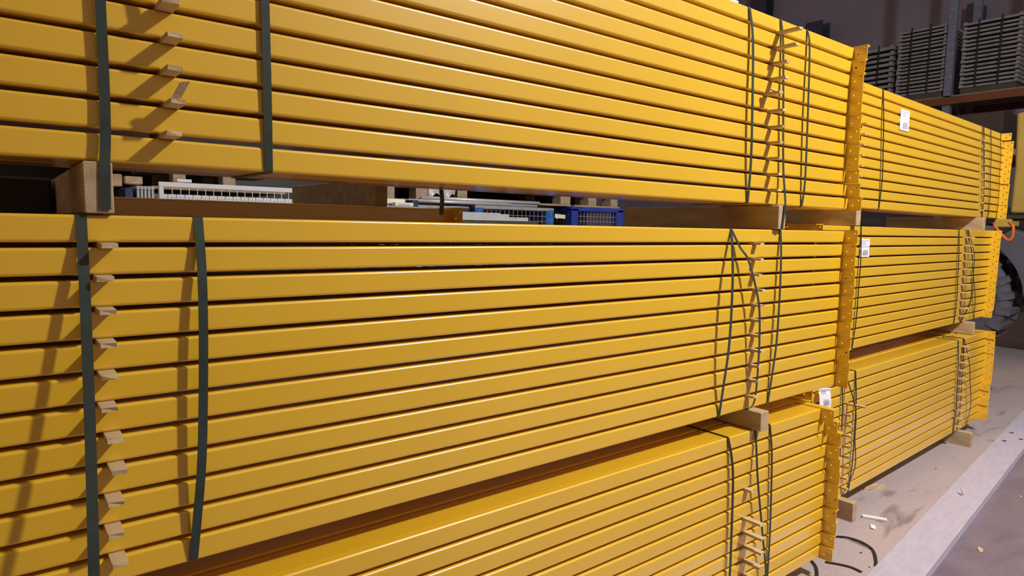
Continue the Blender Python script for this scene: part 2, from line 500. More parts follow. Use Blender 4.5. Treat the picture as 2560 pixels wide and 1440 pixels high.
# ------------------------------------------------------------------ spacer pegs
def peg(row, k, gap, s, out, label, group, wdt=.027, ang=0.0, splinter=False, th=.0092, inside=.10):
    """stick of pine lying in the gap below beam number gap (0 = topmost)."""
    zt = ztop(k, gap) - BH
    z0, z1 = zt - PITCH_Z + BH + .0001, zt - .0001
    zc = (z0 + z1) / 2
    h = min(th, z1 - z0) / 2
    pts = [(-wdt / 2, -h), (wdt / 2, -h), (wdt / 2, h), (-wdt / 2, h)]
    ca, sa = math.cos(row.a + ang), math.sin(row.a + ang)
    org = row.p(s + wdt / 2, 0, zc)
    vs = []
    j = [random.uniform(-.0015, .0015) for _ in range(8)]
    for n, o in enumerate((-out, -out + .002, inside)):
        for q, (a, b) in enumerate(pts):
            sh = .93 if n == 0 else 1.0
            oo = o + (j[q] * 2 if n == 0 else 0)
            vs.append(Vector((a * sh * ca - oo * sa, a * sh * sa + oo * ca, b * sh)))
    fs = [(3, 2, 1, 0), (8, 9, 10, 11)]
    for a in range(2):
        for i in range(4):
            fs.append((a * 4 + i, a * 4 + (i + 1) % 4, a * 4 + 4 + (i + 1) % 4, a * 4 + 4 + i))
    o = MB().add(vs, fs).build('spacer_peg', 'pine')
    o.location = org
    tag(o, label, 'spacer', group)
    if splinter:
        # a split piece still hanging on the peg
        L = splinter
        sp = MB()
        sp.add([(-.010, -out + .012, h * .6), (.004, -out + .008, h * .6), (.004, -out + .020, h * .6), (-.010, -out + .024, h * .6),
                (L[0] - .006, -out + L[1], L[2]), (L[0] + .011, -out + L[1] - .003, L[2] + .004), (L[0] + .010, -out + L[1] + .008, L[2] + .002), (L[0] - .005, -out + L[1] + .009, L[2] - .001)],
               [(0, 1, 5, 4), (1, 2, 6, 5), (2, 3, 7, 6), (3, 0, 4, 7), (4, 5, 6, 7), (3, 2, 1, 0)])
        sp.build('splinter', 'pine', o)
    return o

def gapname(i):
    return 'under its %s beam' % ORD[i]
# left column, near upper bundle (gaps counted from the top)
for gap, s, out, spl in ((10, .262, .062, None), (9, .271, .062, (.008, -.006, .034)), (8, .267, .062, None), (7, .269, .06, None)):
    peg(T, 'T', gap, s, out, 'left pine peg of the near upper bundle, %s%s' % (gapname(gap), ', split in two' if spl else ''),
        'left pegs of the near upper bundle', splinter=spl)
peg(T, 'T', 6, .262, .058, 'pine peg at the top left edge with a thick broken end pointing up', 'left pegs of the near upper bundle', wdt=.03, splinter=(.006, -.004, .075))
for gap, s in enumerate((.153, .145, .146, .145, .145, .143, .151, .155, .148, .146, .151)):
    peg(Mr, 'M', gap, s, .05 + random.uniform(-.004, .004), 'left pine peg of the near middle bundle, ' + gapname(gap), 'left pegs of the near middle bundle')
for gap, (s, out) in enumerate(((2.405, .092), (2.391, .088), (2.379, .062), (2.372, .064), (2.339, .066), (2.375, .058), (2.383, .056), (2.381, .054), (2.382, .05), (2.395, .046), (2.405, .043))):
    peg(T, 'T', gap, s, out, 'right pine peg of the near upper bundle, ' + gapname(gap) + (', frayed' if gap == 4 else ''),
        'right pegs of the near upper bundle', wdt=.024, splinter=(-.02, .03, .012) if gap == 4 else None)
for gap, s in enumerate((2.31, 2.307, 2.305, 2.327, 2.325, 2.328, 2.331, 2.336, 2.325, 2.33, 2.314)):
    peg(Mr, 'M', gap, s, .037 + random.uniform(-.004, .004), 'right pine peg of the near middle bundle, ' + gapname(gap), 'right pegs of the near middle bundle', wdt=.025)
for gap, s, out in ((3, 2.296, .03), (5, 2.296, .075), (6, 2.305, .078), (7, 2.310, .078), (8, 2.31, .072), (9, 2.312, .07), (10, 2.312, .07)):
    peg(B, 'B', gap, s, out, 'pale pine peg in the near bottom bundle, ' + gapname(gap), 'pegs of the near bottom bundle', wdt=.026)
for gap in range(11):
    if gap: peg(T2, 'T2', gap, 2.78 + .012 * gap, .02, 'right pine peg of the far upper bundle, ' + gapname(gap), 'right pegs of the far upper bundle', wdt=.024)
    if 3 <= gap <= 8: peg(T2, 'T2', gap, .545 - .004 * gap, .03, 'left pine peg of the far upper bundle, ' + gapname(gap), 'left pegs of the far upper bundle', wdt=.02)
    peg(M2, 'M2', gap, 2.40, .055, 'right pine peg of the far middle bundle, ' + gapname(gap), 'right pegs of the far middle bundle', wdt=.045)
    if gap < 11: peg(B2, 'B2', gap, 2.245 - .004 * gap, .05, 'right pine peg of the far bottom bundle, ' + gapname(gap), 'right pegs of the far bottom bundle', wdt=.04)
    if 2 <= gap: peg(B2, 'B2', gap, .285 + .006 * (gap % 3), .1 if gap == 2 else .035, 'left pine peg of the far bottom bundle, ' + gapname(gap), 'left pegs of the far bottom bundle', wdt=.02)

# ------------------------------------------------------------------ straps
def spline(pts, n=4):
    """Catmull-Rom through (s,o,z) points."""
    out = []
    P = [Vector(p) for p in pts]
    for i in range(len(P) - 1):
        p0, p1, p2, p3 = P[max(i - 1, 0)], P[i], P[i + 1], P[min(i + 2, len(P) - 1)]
        for k in range(n):
            t = k / n
            out.append(0.5 * ((2 * p1) + (p2 - p0) * t + (2 * p0 - 5 * p1 + 4 * p2 - p3) * t * t + (3 * p1 - p0 - 3 * p2 + p3) * t ** 3))
    out.append(P[-1])
    return out

def strap(k, front, label, width=.016, black=False, group=None, top=True, bottom=True, th=.0014, depth=.25, tail=None):
    """front: (s, outward stand-off, z) points from top to bottom; the band then runs over and under the bundle."""
    row = ROWS[k]
    zt, zb = ZTOP[k], ztop(k, 11) - BH
    pts = []
    if top:
        s = front[0][0]
        pts += [(s, depth, zt + th), (s, .10, zt + th), (s, .004, zt + th), (s, -.0005, zt - .0008)]
    pts += [tuple(v) for v in spline([(s, -o, z) for s, o, z in front])]
    if bottom:
        s = front[-1][0]
        pts += [(s, .0005, zb - .0002), (s, .005, zb - th), (s, .10, zb - th), (s, depth, zb - th)]
    if tail: pts += tail
    org = row.p(front[0][0], 0, zb)
    wp = [row.p(*p) - org for p in pts]
    o = MB().ribbon(wp, (math.cos(row.a), math.sin(row.a), 0), width, th).build('packing_strap', 'strap_black' if black else 'strap')
    o.location = org
    tag(o, label, 'strap', group or 'straps of the ' + BNAME[k])
    return o

# near upper bundle
strap('T', [(.168, .003, 2.40), (.170, .014, 2.05), (.172, .014, 1.85), (.171, .016, 1.75), (.168, .019, 1.695), (.166, .0195, 1.61)],
      'wide dark green strap at far left, running down over the plank end', bottom=False, width=.0175)
strap('T', [(.463, .002, 2.40), (.464, .007, 2.1), (.466, .008, 1.88), (.468, .003, 1.702)],
      'wide green strap on the left half of the near upper bundle', width=.0175)
strap('T', [(2.213, .003, 2.40), (2.229, .012, 2.29), (2.238, .018, 2.05), (2.25, .016, 1.85), (2.262, .003, 1.702)],
      'green strap left of the right-hand pegs on the near upper bundle', width=.014)
strap('T', [(2.427, .003, 2.40), (2.441, .008, 2.32), (2.455, .014, 2.1), (2.478, .016, 1.85), (2.484, .03, 1.705), (2.478, .029, 1.64), (2.472, .029, 1.604)],
      'green strap right of the pegs, running down onto the plank end', width=.013, bottom=False)
strap('T', [(2.628, .003, 2.40), (2.634, .012, 2.33), (2.640, .018, 2.05), (2.655, .014, 1.8), (2.66, .003, 1.702)],
      'rightmost green strap of the near upper bundle', width=.013)
# near middle bundle
strap('M', [(.129, .002, 1.59), (.127, .036, 1.45), (.122, .082, 1.2), (.115, .128, 1.0), (.112, .142, .90), (.112, .142, .82)],
      'wide green strap at far left of the near middle bundle, standing well off the beams', width=.0175, bottom=False)
strap('M', [(.326, .002, 1.592), (.326, .022, 1.48), (.323, .03, 1.33), (.316, .028, 1.12), (.306, .016, .98), (.300, .002, .892)],
      'wide green strap on the left half of the near middle bundle', width=.0175)
strap('M', [(2.158, .002, 1.592), (2.140, .022, 1.52), (2.125, .040, 1.40), (2.12, .042, 1.18), (2.124, .024, 1.02), (2.137, .002, .892)],
      'bowed green strap left of the right-hand pegs on the near middle bundle', width=.014)
strap('M', [(2.160, .003, 1.594), (2.197, .018, 1.53), (2.233, .032, 1.483), (2.285, .042, 1.36), (2.309, .044, 1.27), (2.325, .040, 1.12), (2.344, .022, .93), (2.328, .002, .890)],
      'slack green strap running slantwise across the right-hand pegs', width=.012)
strap('M', [(2.499, .002, 1.592), (2.495, .012, 1.50), (2.493, .017, 1.35), (2.488, .018, 1.15), (2.480, .010, 1.0), (2.474, .002, .892)],
      'rightmost green strap of the near middle bundle', width=.013)
# near bottom bundle
strap('B', [(2.165, .002, .802), (2.178, .010, .74), (2.191, .014, .64), (2.2, .014, .40), (2.203, .013, .25), (2.203, .002, .105)],
      'leftmost dark strap on the near bottom bundle', width=.014, black=True)
strap('B', [(2.350, .002, .802), (2.345, .014, .72), (2.350, .024, .60), (2.40, .026, .38), (2.449, .024, .18), (2.455, .002, .105)],
      'middle dark strap on the near bottom bundle, below the plank', width=.012, black=True)
strap('B', [(2.455, .002, .802), (2.468, .008, .70), (2.476, .01, .57), (2.49, .008, .35), (2.497, .004, .15), (2.497, .002, .105)],
      'rightmost dark strap on the near bottom bundle', width=.012, black=True)
# far bundles (black, thin)
def fstrap(k, ss, lab, out=.01, w=.012):
    zt, zb = ZTOP[k], ztop(k, 11) - BH
    n = len(ss)
    strap(k, [(s, .002 if i in (0, n - 1) else out, zt - .006 + (zb - zt + .012) * i / (n - 1)) for i, s in enumerate(ss)], lab, width=w, black=True)
fstrap('T2', [.812, .822, .845, .862, .868], 'thin black strap beside the label on the far upper bundle', .012, .014)
fstrap('T2', [2.782, 2.80, 2.85, 2.90, 2.955], 'thin black strap next to the pegs of the far upper bundle', .016)
fstrap('T2', [2.815, 2.84, 2.88, 2.92, 2.965], 'second thin black strap right of the pegs of the far upper bundle', .012)
fstrap('T2', [3.00, 3.025, 3.05, 3.09, 3.12], 'third thin black strap right of the pegs of the far upper bundle', .012, .014)
fstrap('T2', [3.29, 3.30, 3.32, 3.35, 3.37], 'thin black strap nearest the right end plates of the far upper bundle')
fstrap('M2', [.520, .518, .515, .512, .505], 'thin black strap at the left end of the far middle bundle', .012)
fstrap('M2', [2.25, 2.256, 2.27, 2.29, 2.305], 'thin black strap left of the pegs of the far middle bundle', .012, .016)
fstrap('M2', [2.42, 2.435, 2.46, 2.48, 2.47], 'thin black strap crossing the pegs of the far middle bundle', .05)
fstrap('M2', [2.475, 2.48, 2.50, 2.505, 2.48], 'thin black strap beside the pegs of the far middle bundle', .05)
fstrap('M2', [2.46, 2.53, 2.62, 2.71, 2.79], 'slanting thin black strap right of the pegs of the far middle bundle', .02)
fstrap('B2', [.215, .22, .225, .23, .235], 'leftmost thin black strap at the left end of the far bottom bundle', .012)
fstrap('B2', [.258, .27, .29, .315, .325], 'slanting thin black strap at the left end of the far bottom bundle', .06)
fstrap('B2', [.385, .395, .40, .40, .395], 'black strap right of the pegs at the left end of the far bottom bundle', .012, .016)
fstrap('B2', [2.165, 2.17, 2.185, 2.20, 2.215], 'thin black strap left of the pegs at the right end of the far bottom bundle', .012, .016)
fstrap('B2', [2.285, 2.285, 2.29, 2.30, 2.31], 'thin black strap right of the pegs at the right end of the far bottom bundle', .012, .016)
fstrap('B2', [2.30, 2.36, 2.43, 2.49, 2.53], 'slanting thin black strap near the right end of the far bottom bundle', .03)

# ------------------------------------------------------------------ labels
sc_ = MB().add([(-.03, -.006, 0), (.03, -.01, 0), (.034, .03, .002), (-.026, .034, .001), (-.03, -.006, .008), (.03, -.01, .007), (.034, .03, .012), (-.026, .034, .01)],
               [(3, 2, 1, 0), (4, 5, 6, 7), (0, 1, 5, 4), (1, 2, 6, 5), (2, 3, 7, 6), (3, 0, 4, 7)]).build('paper_scrap', 'paper')
sc_.location = (2.12, .02, 2.4095); tag(sc_, 'white scrap on the top edge of the near upper bundle', 'scrap')
def paper_label(row, s, z, w, h, label, out=.0035, fold=0.5, seed=1, bottom_code=True):
    rnd = random.Random(seed)
    e = empty('paper_label', row.p(s, -out, z), row.a)
    tag(e, label, 'label', 'paper labels on the far bundles')
    n, mth = 8, .0008
    def yoff(t):   # slight crease halfway down where it bridges the gap
        return .004 * math.exp(-((t - fold) / .07) ** 2)
    vs, fs = [], []
    for i in range(n * 2 + 1):
        t = i / (n * 2)
        jx = .002 * math.sin(t * 9 + seed)
        for x in (0, w):
            vs.append((x + jx, yoff(t), -t * h)); vs.append((x + jx, yoff(t) - mth, -t * h))
    for i in range(n * 2):
        a = 4 * i; b = a + 4
        fs += [(a + 1, a + 3, b + 3, b + 1), (a, b, b + 2, a + 2), (a, a + 1, b + 1, b), (a + 2, b + 2, b + 3, a + 3)]
    fs += [(0, 2, 3, 1), (8 * n, 8 * n + 1, 8 * n + 3, 8 * n + 2)]
    MB().add(vs, fs).build('sheet', 'paper', e)
    t_ = MB()
    for r_ in range(5):
        zz = -.08 * h - r_ * .055 * h
        x = .12 * w
        while x < .6 * w:
            l = rnd.uniform(.05, .14) * w
            t_.box(x, min(x + l, .62 * w), -mth - .0006, -mth - .0001, zz - .018 * h, zz); x += l + .03 * w
    t_.box(.68 * w, .9 * w, -mth - .0006, -mth - .0001, -.10 * h, -.07 * h)
    t_.build('printed_lines', 'ink', e)
    if bottom_code:
        b_ = MB(); x = .32 * w
        while x < .85 * w:
            l = rnd.choice((.012, .02, .035)) * w
            b_.box(x, x + l, -mth - .0006, -mth - .0001, -.92 * h, -.68 * h); x += l + rnd.choice((.015, .025)) * w
        b_.box(.35 * w, .85 * w, -mth - .0006, -mth - .0001, -.65 * h, -.61 * h)
        b_.build('barcode', 'ink', e)
    return e
paper_label(T2, 1.100, 2.372, .150, .128, 'white paper label with barcode on the far upper bundle', fold=.52, seed=3)
paper_label(M2, .515, 1.560, .135, .105, 'white paper label with barcode at the left end of the far middle bundle', fold=.5, seed=5)
l3 = paper_label(B2, -.095, .798, .135, .10, 'white paper label hanging loose above the plates of the near bottom bundle', out=.02, fold=.2, seed=8)
l3.rotation_euler = (math.radians(-8), math.radians(8), A2)

# ------------------------------------------------------------------ things on the floor
# long galvanised channel
ch = empty('steel_channel', (3.0, -.385, 0), math.radians(6.35))
tag(ch, 'long light grey galvanised steel channel lying on the floor', 'steel channel')
W, H = .187, .042
bm = bmesh.new()
def cl(pts):
    vs = [bm.verts.new((x, y, H)) for x, y in pts]
    return [bm.edges.new((vs[i], vs[(i + 1) % len(vs)])) for i in range(len(vs))]
ed = cl([(-1.6, 0), (6.5, 0), (6.5, W), (-1.6, W)])
for hx, hy in ((3.02, .135), (3.32, .135), (3.17, .055), (5.02, .135), (5.32, .135)):
    ed += cl([(hx + .021 * math.cos(2 * math.pi * k / 14), hy + .017 * math.sin(2 * math.pi * k / 14)) for k in range(14)])
bmesh.ops.triangle_fill(bm, use_beauty=True, use_dissolve=False, edges=ed)
r_ = bmesh.ops.extrude_face_region(bm, geom=bm.faces[:])
bmesh.ops.translate(bm, verts=[g for g in r_['geom'] if isinstance(g, bmesh.types.BMVert)], vec=(0, 0, -.004))
bmesh.ops.recalc_face_normals(bm, faces=bm.faces)
me = bpy.data.meshes.new('web'); bm.to_mesh(me); bm.free()
obj('web', me, 'galv', ch)
MB().box(-1.6, 6.5, 0, .004, 0, H - .001, c=.001).build('flange', 'galv', ch)
MB().box(-1.6, 6.5, W - .004, W, 0, H - .001, c=.001).build('flange', 'galv', ch)

# bolt with its washer standing on the channel
bo = empty('hex_bolt', (4.50, -.115, .042)); bo.rotation_euler = (0, 0, .5)
tag(bo, 'small steel bolt left lying on the channel', 'bolt')
b = MB().prism([(.011 * math.cos(math.pi / 3 * k), .011 * math.sin(math.pi / 3 * k)) for k in range(6)], (0, .012), 'z')
b.build('head', 'steel_light', bo)
MB().tube([(0, 0, .012), (.004, 0, .02), (.03, .004, .032)], .0055, 8).build('shank', 'steel_light', bo)

# loose straps / cables lying on the floor
def floor_cable(pts, w, label, mt='black'):
    org = Vector(pts[0])
    sp = spline(pts, 6)
    o = MB().ribbon([Vector(p) - org for p in sp], Vector((sp[1] - sp[0])).cross(Vector((0, 0, 1))), w, .003)
    # flat band: width across the run, recomputed per point
    o = MB(); vs, fs = [], []
    for i, p in enumerate(sp):
        d = (sp[min(i + 1, len(sp) - 1)] - sp[max(i - 1, 0)]).normalized()
        q = Vector((-d.y, d.x, 0)).normalized()
        for a, bz in ((-1, 0), (1, 0), (1, .003), (-1, .003)):
            vs.append(p - org + q * a * w / 2 + Vector((0, 0, bz)))
    for i in range(len(sp) - 1):
        for j in range(4): fs.append((4 * i + j, 4 * i + (j + 1) % 4, 4 * i + 4 + (j + 1) % 4, 4 * i + 4 + j))
    fs.append((3, 2, 1, 0)); e = 4 * len(sp) - 4; fs.append((e, e + 1, e + 2, e + 3))
    o.add(vs, fs); ob = o.build('loose_strap', mt); ob.location = org
    tag(ob, label, 'strap', 'loose straps on the floor')
    return ob
floor_cable([(3.42, .12, .002), (3.46, .08, .002), (3.47, .01, .002), (3.43, -.06, .002), (3.34, -.115, .002), (3.27, -.145, .002)], .014, 'curved black strap on the floor reaching the steel channel')
floor_cable([(3.40, .13, .006), (3.44, .085, .006), (3.44, .02, .006), (3.43, -.055, .006)], .006, 'thin black strap end beside the curved one on the floor')
floor_cable([(3.11, .02, .002), (3.14, -.03, .002), (3.16, -.08, .002), (3.155, -.13, .002)], .016, 'short straight black strap below the lowest end plate')
floor_cable([(3.08, .10, .002), (3.06, .06, .002), (3.02, .02, .002), (2.95, -.02, .002), (2.88, -.04, .002)], .014, 'black strap curling under the corner of the near bottom bundle')

def lump(name, label, cat, loc, size, mt, seed, rz=0.0):
    rnd = random.Random(seed)
    bm = bmesh.new()
    bmesh.ops.create_icosphere(bm, subdivisions=2, radius=1)
    for v in bm.verts:
        k = 1 + rnd.uniform(-.28, .28)
        v.co = Vector((v.co.x * size[0] * k, v.co.y * size[1] * k, max(-.0, v.co.z * size[2] * k + size[2] * .75)))
    me = bpy.data.meshes.new(name); bm.to_mesh(me); bm.free()
    o = obj(name, me, mt); o.location = loc; o.rotation_euler.z = rz
    tag(o, label, cat)
    return o
# splinter of wood, white scraps
wc = MB()
wc.add([(-.09, -.012, 0), (-.05, .018, 0), (.02, .02, .012), (.085, .012, .004), (.09, -.002, 0), (.03, -.004, .016), (-.03, -.014, .006),
        (-.09, -.012, .008), (-.05, .018, .010), (.02, .02, .024), (.085, .012, .014), (.09, -.002, .010), (.03, -.004, .028), (-.03, -.014, .018)],
       [(6, 5, 4, 3, 2, 1, 0), (7, 8, 9, 10, 11, 12, 13)] + [(i, (i + 1) % 7, 7 + (i + 1) % 7, 7 + i) for i in range(7)])
wo = wc.build('wood_chip', 'pine'); wo.location = (4.28, .295, 0); wo.rotation_euler.z = math.radians(-22)
tag(wo, 'splintered wood chip on the floor beside the far bottom bundle', 'wood chip')
fs_ = MB().box(-.062, .062, -.011, .011, 0, .016, c=.004).build('foam_strip', 'foam'); fs_.location = (3.815, .095, 0); fs_.rotation_euler.z = math.radians(-62)
tag(fs_, 'small white foam strip lying on the concrete floor', 'scrap')
lump('foam_crumb', 'torn white crumb beside the foam strip on the floor', 'scrap', (3.70, .055, 0), (.030, .014, .005), 'foam', 4, .5)
lump('wood_sliver', 'tiny pale sliver on the dark floor beyond the channel', 'scrap', (3.885, -.39, 0), (.03, .012, .004), 'pine', 9, .3)
lump('rusty_lump', 'reddish brown lump on the floor behind the far bottom plates', 'debris', (7.75, .78, 0), (.12, .10, .09), 'rust', 12)
for i, (x, y, s) in enumerate(((4.18, .20, .010), (4.05, .19, .008), (4.62, .0, .008), (3.76, .20, .008), (3.35, -.04, .008), (3.24, -.13, .006), (5.0, .2, .008), (4.9, -.30, .012))):
    lump('floor_crumb', ('speck of litter on the floor, ' + ['nearest the wood chip', 'just below the wood chip', 'dark one close to the channel', 'left of the foam strip', 'beside the curved strap', 'by the channel near the strap', 'out in the open towards the far end', 'on the dark side of the channel'][i]),
         'litter', (x, y, 0), (s * .9, s * .6, s * .25), 'pine' if i in (0, 1, 7) else 'black', 30 + i)

# ------------------------------------------------------------------ goods behind the bundles, seen through the gap
def wires(mb, x0, x1, z0, z1, y, nx, nz, r):
    for i in range(nx + 1):
        x = x0 + (x1 - x0) * i / nx
        mb.box(x - r, x + r, y - r, y + r, z0, z1)
    for j in range(nz + 1):
        z = z0 + (z1 - z0) * j / nz
        mb.box(x0, x1, y + r, y + 3 * r, z - r, z + r)

def mesh_container(x0, x1, y0, y1, h, label, post='blue', toprail='zinc', emblem=True, railh=.035):
    e = empty('mesh_container', (x0, y0, 0))
    tag(e, label, 'wire container', 'wire mesh containers')
    w_, d_ = x1 - x0, y1 - y0
    pw = .10
    for px, py in ((0, 0), (w_ - pw, 0), (0, d_ - pw), (w_ - pw, d_ - pw)):
        p_ = MB().box(px, px + pw, py, py + pw, 0, h - .02, c=.006).build('corner_post', post, e)
        if emblem and py == 0:
            em = MB()
            for zc in (h - .08, h - .17):
                for sx in (-1, 1):
                    em.add([(px + pw / 2 + sx * .012, -.0015, zc - .03), (px + pw / 2 + sx * .020, -.0015, zc - .03), (px + pw / 2 + sx * .036, -.0015, zc + .03), (px + pw / 2 + sx * .026, -.0015, zc + .03)], [(0, 1, 2, 3)])
                    em.add([(px + pw / 2 + sx * .012, .001, zc - .03), (px + pw / 2 + sx * .020, .001, zc - .03), (px + pw / 2 + sx * .036, .001, zc + .03), (px + pw / 2 + sx * .026, .001, zc + .03)], [(3, 2, 1, 0)])
            em.build('stamped_slot', 'navy', p_)
    MB().box(0, w_, 0, .03, h - railh, h, c=.005).build('top_rail', toprail, e)
    MB().box(0, w_, d_ - .03, d_, h - railh, h, c=.005).build('top_rail', toprail, e)
    MB().box(0, .03, .03, d_ - .03, h - railh, h, c=.005).build('top_rail', toprail, e)
    MB().box(w_ - .03, w_, .03, d_ - .03, h - railh, h, c=.005).build('top_rail', toprail, e)
    g = MB(); wires(g, pw, w_ - pw, .1, h - railh, .02, max(4, round((w_ - 2 * pw) / .055)), 30, .0022); g.build('wire_mesh', 'zinc', e)
    g = MB(); wires(g, pw, w_ - pw, .1, h - railh, d_ - .02, max(4, round((w_ - 2 * pw) / .055)), 30, .0022); g.build('wire_mesh', 'zinc', e)
    MB().box(.02, w_ - .02, .02, d_ - .02, .06, .1).build('base', 'zinc', e)
    return e
mesh_container(3.80, 4.85, 4.0, 4.8, 1.80, 'wire container with bright blue stamped corner posts behind the bundles')
mesh_container(2.70, 3.76, 4.05, 4.85, 1.785, 'wire container left of the bright blue posts, grey rails on top', post='navy', emblem=False)
mesh_container(5.12, 5.96, 4.0, 4.8, 1.83, 'wire container with deep blue frame at the right of the gap', post='deep_blue', toprail='deep_blue', emblem=False, railh=.05)

def pallet(x0, y0, z, blocks, label, stamp=None, w_=1.2):
    e = empty('wooden_pallet', (x0, y0, z))
    tag(e, label, 'pallet', 'pallets behind the bundles')
    MB().box(0, w_, 0, .8, .0, .02, c=.002).build('bottom_board', 'old_wood', e)
    for i, (bx, bw) in enumerate(blocks):
        bl = MB().box(bx, bx + bw, .0, .14, .02, .138, c=.003).build('block', 'old_wood', e)
        MB().box(bx, bx + bw, .62, .78, .02, .138, c=.003).build('block', 'old_wood', e)
        if stamp == i:
            # branded mark: EPAL inside an oval
            cu = bpy.data.curves.new('stamp', 'FONT'); cu.body = 'EPAL'; cu.size = .034; cu.align_x = 'CENTER'; cu.align_y = 'CENTER'; cu.extrude = .0004
            t = bpy.data.objects.new('stamp_text', cu); col.objects.link(t)
            dg = bpy.context.evaluated_depsgraph_get(); me = bpy.data.meshes.new_from_object(t.evaluated_get(dg))
            bpy.data.objects.remove(t)
            s_ = obj('stamp_text', me, 'brown_ink', bl); s_.location = (bx + bw / 2, -.0008, .059); s_.rotation_euler = (math.pi / 2, 0, 0)
            ring = MB(); ring.tube([(bx + bw / 2 + .044 * math.cos(a * math.pi / 12), -.0005, .059 + .026 * math.sin(a * math.pi / 12)) for a in range(24)], .0012, 4, close=True)
            ring.build('stamp_oval', 'brown_ink', bl)
    for q in range(5):
        MB().box(0, w_, q * .165, q * .165 + .14, .138, .16, c=.002).build('deck_board', 'old_wood', e)
    return e
pallet(2.87, 4.08, 1.813, ((0, .075), (.30, .145), (.77, .115)), 'pallet resting on the grey-railed container, block branded with an oval mark', stamp=2, w_=.93)
pallet(3.90, 4.08, 1.832, ((1.115, .15),), 'pallet on the bright blue container with one pale block at its right', w_=1.27)
pallet(5.23, 4.08, 1.832, ((.22, .13), (.59, .12)), 'pallet on the deep blue container', w_=.75)
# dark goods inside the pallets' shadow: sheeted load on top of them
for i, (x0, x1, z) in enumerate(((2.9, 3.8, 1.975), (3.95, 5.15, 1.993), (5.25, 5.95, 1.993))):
    o = MB().box(x0, x1, 4.1, 4.86, z, z + .7, c=.03).build('dark_block', 'black')
    tag(o, 'dark sheeted load on the %s pallet behind the bundles' % ('left', 'middle', 'right')[i], 'load', 'dark blocks')

o = MB().box(-.6, 6.3, 4.95, 5.6, 0, 2.7, c=.02).build('dark_backing', 'black')  # black backing added so the voids between the pallet blocks read dark
tag(o, 'long black block added for the dark voids behind the wire containers', 'load')
# grey tubes lying on the containers
for i, (x0, x1, y, z, r) in enumerate(((3.05, 4.25, 4.015, 1.818, .017), (3.10, 4.64, 4.052, 1.818, .017), (3.2, 4.66, 4.034, 1.849, .017))):
    org = (x0, y, z)
    o = MB().tube([(0, 0, 0), (x1 - x0, 0, 0)], r, 10).build('grey_tube', 'steel_light', smooth=True); o.location = org
    tag(o, 'grey steel tube lying along the containers, %s of the three' % ('front', 'rear', 'topmost')[i], 'tube', 'grey tubes on the containers')
# pale aluminium sections in front
for i, (x0, x1, y, z) in enumerate(((2.62, 3.66, 3.0, 1.640), (2.62, 3.50, 3.07, 1.665), (2.65, 3.35, 3.0, 1.672))):
    mb = MB()
    mb.box(0, x1 - x0, 0, .06, 0, .006); mb.box(0, x1 - x0, 0, .006, .006, .032); mb.box(0, x1 - x0, .054, .06, .006, .032)
    o = mb.build('aluminium_section', 'steel_light'); o.location = (x0, y, z)
    tag(o, 'pale aluminium section seen through the gap, %s one' % ('longest', 'rear', 'topmost')[i], 'metal section', 'aluminium sections')
st = MB()
st.box(0, 1.1, 0, .5, 0, 1.0, c=.01); st.box(0, .06, 0, .06, 1.0, 1.10); 
st = MB()
for px in (0, 1.0):
    for py in (0, .4): st.box(px, px + .06, py, py + .06, 0, 1.60)
st.box(-.02, 1.08, -.02, .48, 1.60, 1.635, c=.004)
o = st.build('work_trestle', 'vent'); o.location = (2.6, 2.9, 0); tag(o, 'dark trestle carrying the aluminium sections', 'trestle')

# cream boxes and navy bits on the left container
for i, (x0, x1, y, z0, z1, mt, nm, lb) in enumerate((
        (2.50, 2.745, 3.52, 1.765, 1.806, 'cream', 'carton', 'cream carton at the edge of the dark plank'),
        (2.62, 2.79, 3.46, 1.745, 1.775, 'cream', 'carton', 'lower cream carton with printed letters'),
        (2.735, 2.775, 3.56, 1.775, 1.815, 'navy', 'plastic_bracket', 'dark blue bracket behind the cream cartons'),
        (2.80, 2.86, 3.50, 1.745, 1.80, 'navy', 'plastic_bracket', 'dark bracket right of the cream cartons'))):
    o = MB().box(0, x1 - x0, 0, .12, 0, z1 - z0, c=.003).build(nm, mt); o.location = (x0, y, z0); tag(o, lb, 'carton' if mt == 'cream' else 'bracket')
    if i == 1:
        pr = MB()
        for q in range(6): pr.box(.03 + q * .018, .042 + q * .018, -.001, -.0002, .006, .016)
        pr.build('printed_letters', 'ink', o)
sh = MB().box(-.22, .22, 0, .5, 0, .03, c=.003)
for px in (.0, .15):
    for py in (.03, .42): sh.box(px, px + .05, py, py + .05, -1.71, 0)
o = sh.build('side_table', 'zinc'); o.location = (2.68, 3.44, 1.713); tag(o, 'grey metal stand under the cream cartons', 'stand')

# crumpled film hanging from the pallet
vs, fs = [], []
nx, nz = 14, 5
for i in range(nx + 1):
    for j in range(nz + 1):
        u, v = i / nx, j / nz
        drop = .12 * (1 - .55 * abs(math.sin(u * 5.2)))
        y = -.02 * math.sin(u * 11) * v - .006
        vs.append((u * .31, y, -v * drop)); vs.append((u * .31, y + .0015, -v * drop))
for i in range(nx):
    for j in range(nz):
        a = 2 * (i * (nz + 1) + j); b_ = a + 2 * (nz + 1)
        fs += [(a, b_, b_ + 2, a + 2), (a + 1, a + 3, b_ + 3, b_ + 1)]
o = MB().add(vs, fs).build('film_wrap', 'wrap', smooth=True); o.location = (3.30, 4.075, 1.953)
tag(o, 'crumpled grey film hanging below the left pallet', 'film wrap')
tg = MB().box(-.085, .085, -.003, .003, -.022, .022, c=.002); tg.box(-.07, -.03, -.006, .003, -.03, .018, c=.002)
o = tg.build('paper_tag', 'cream'); o.location = (4.93, 3.99, 1.715); o.rotation_euler = (0, .06, .1); tag(o, 'yellowish crumpled tag hung on the wire mesh', 'tag')

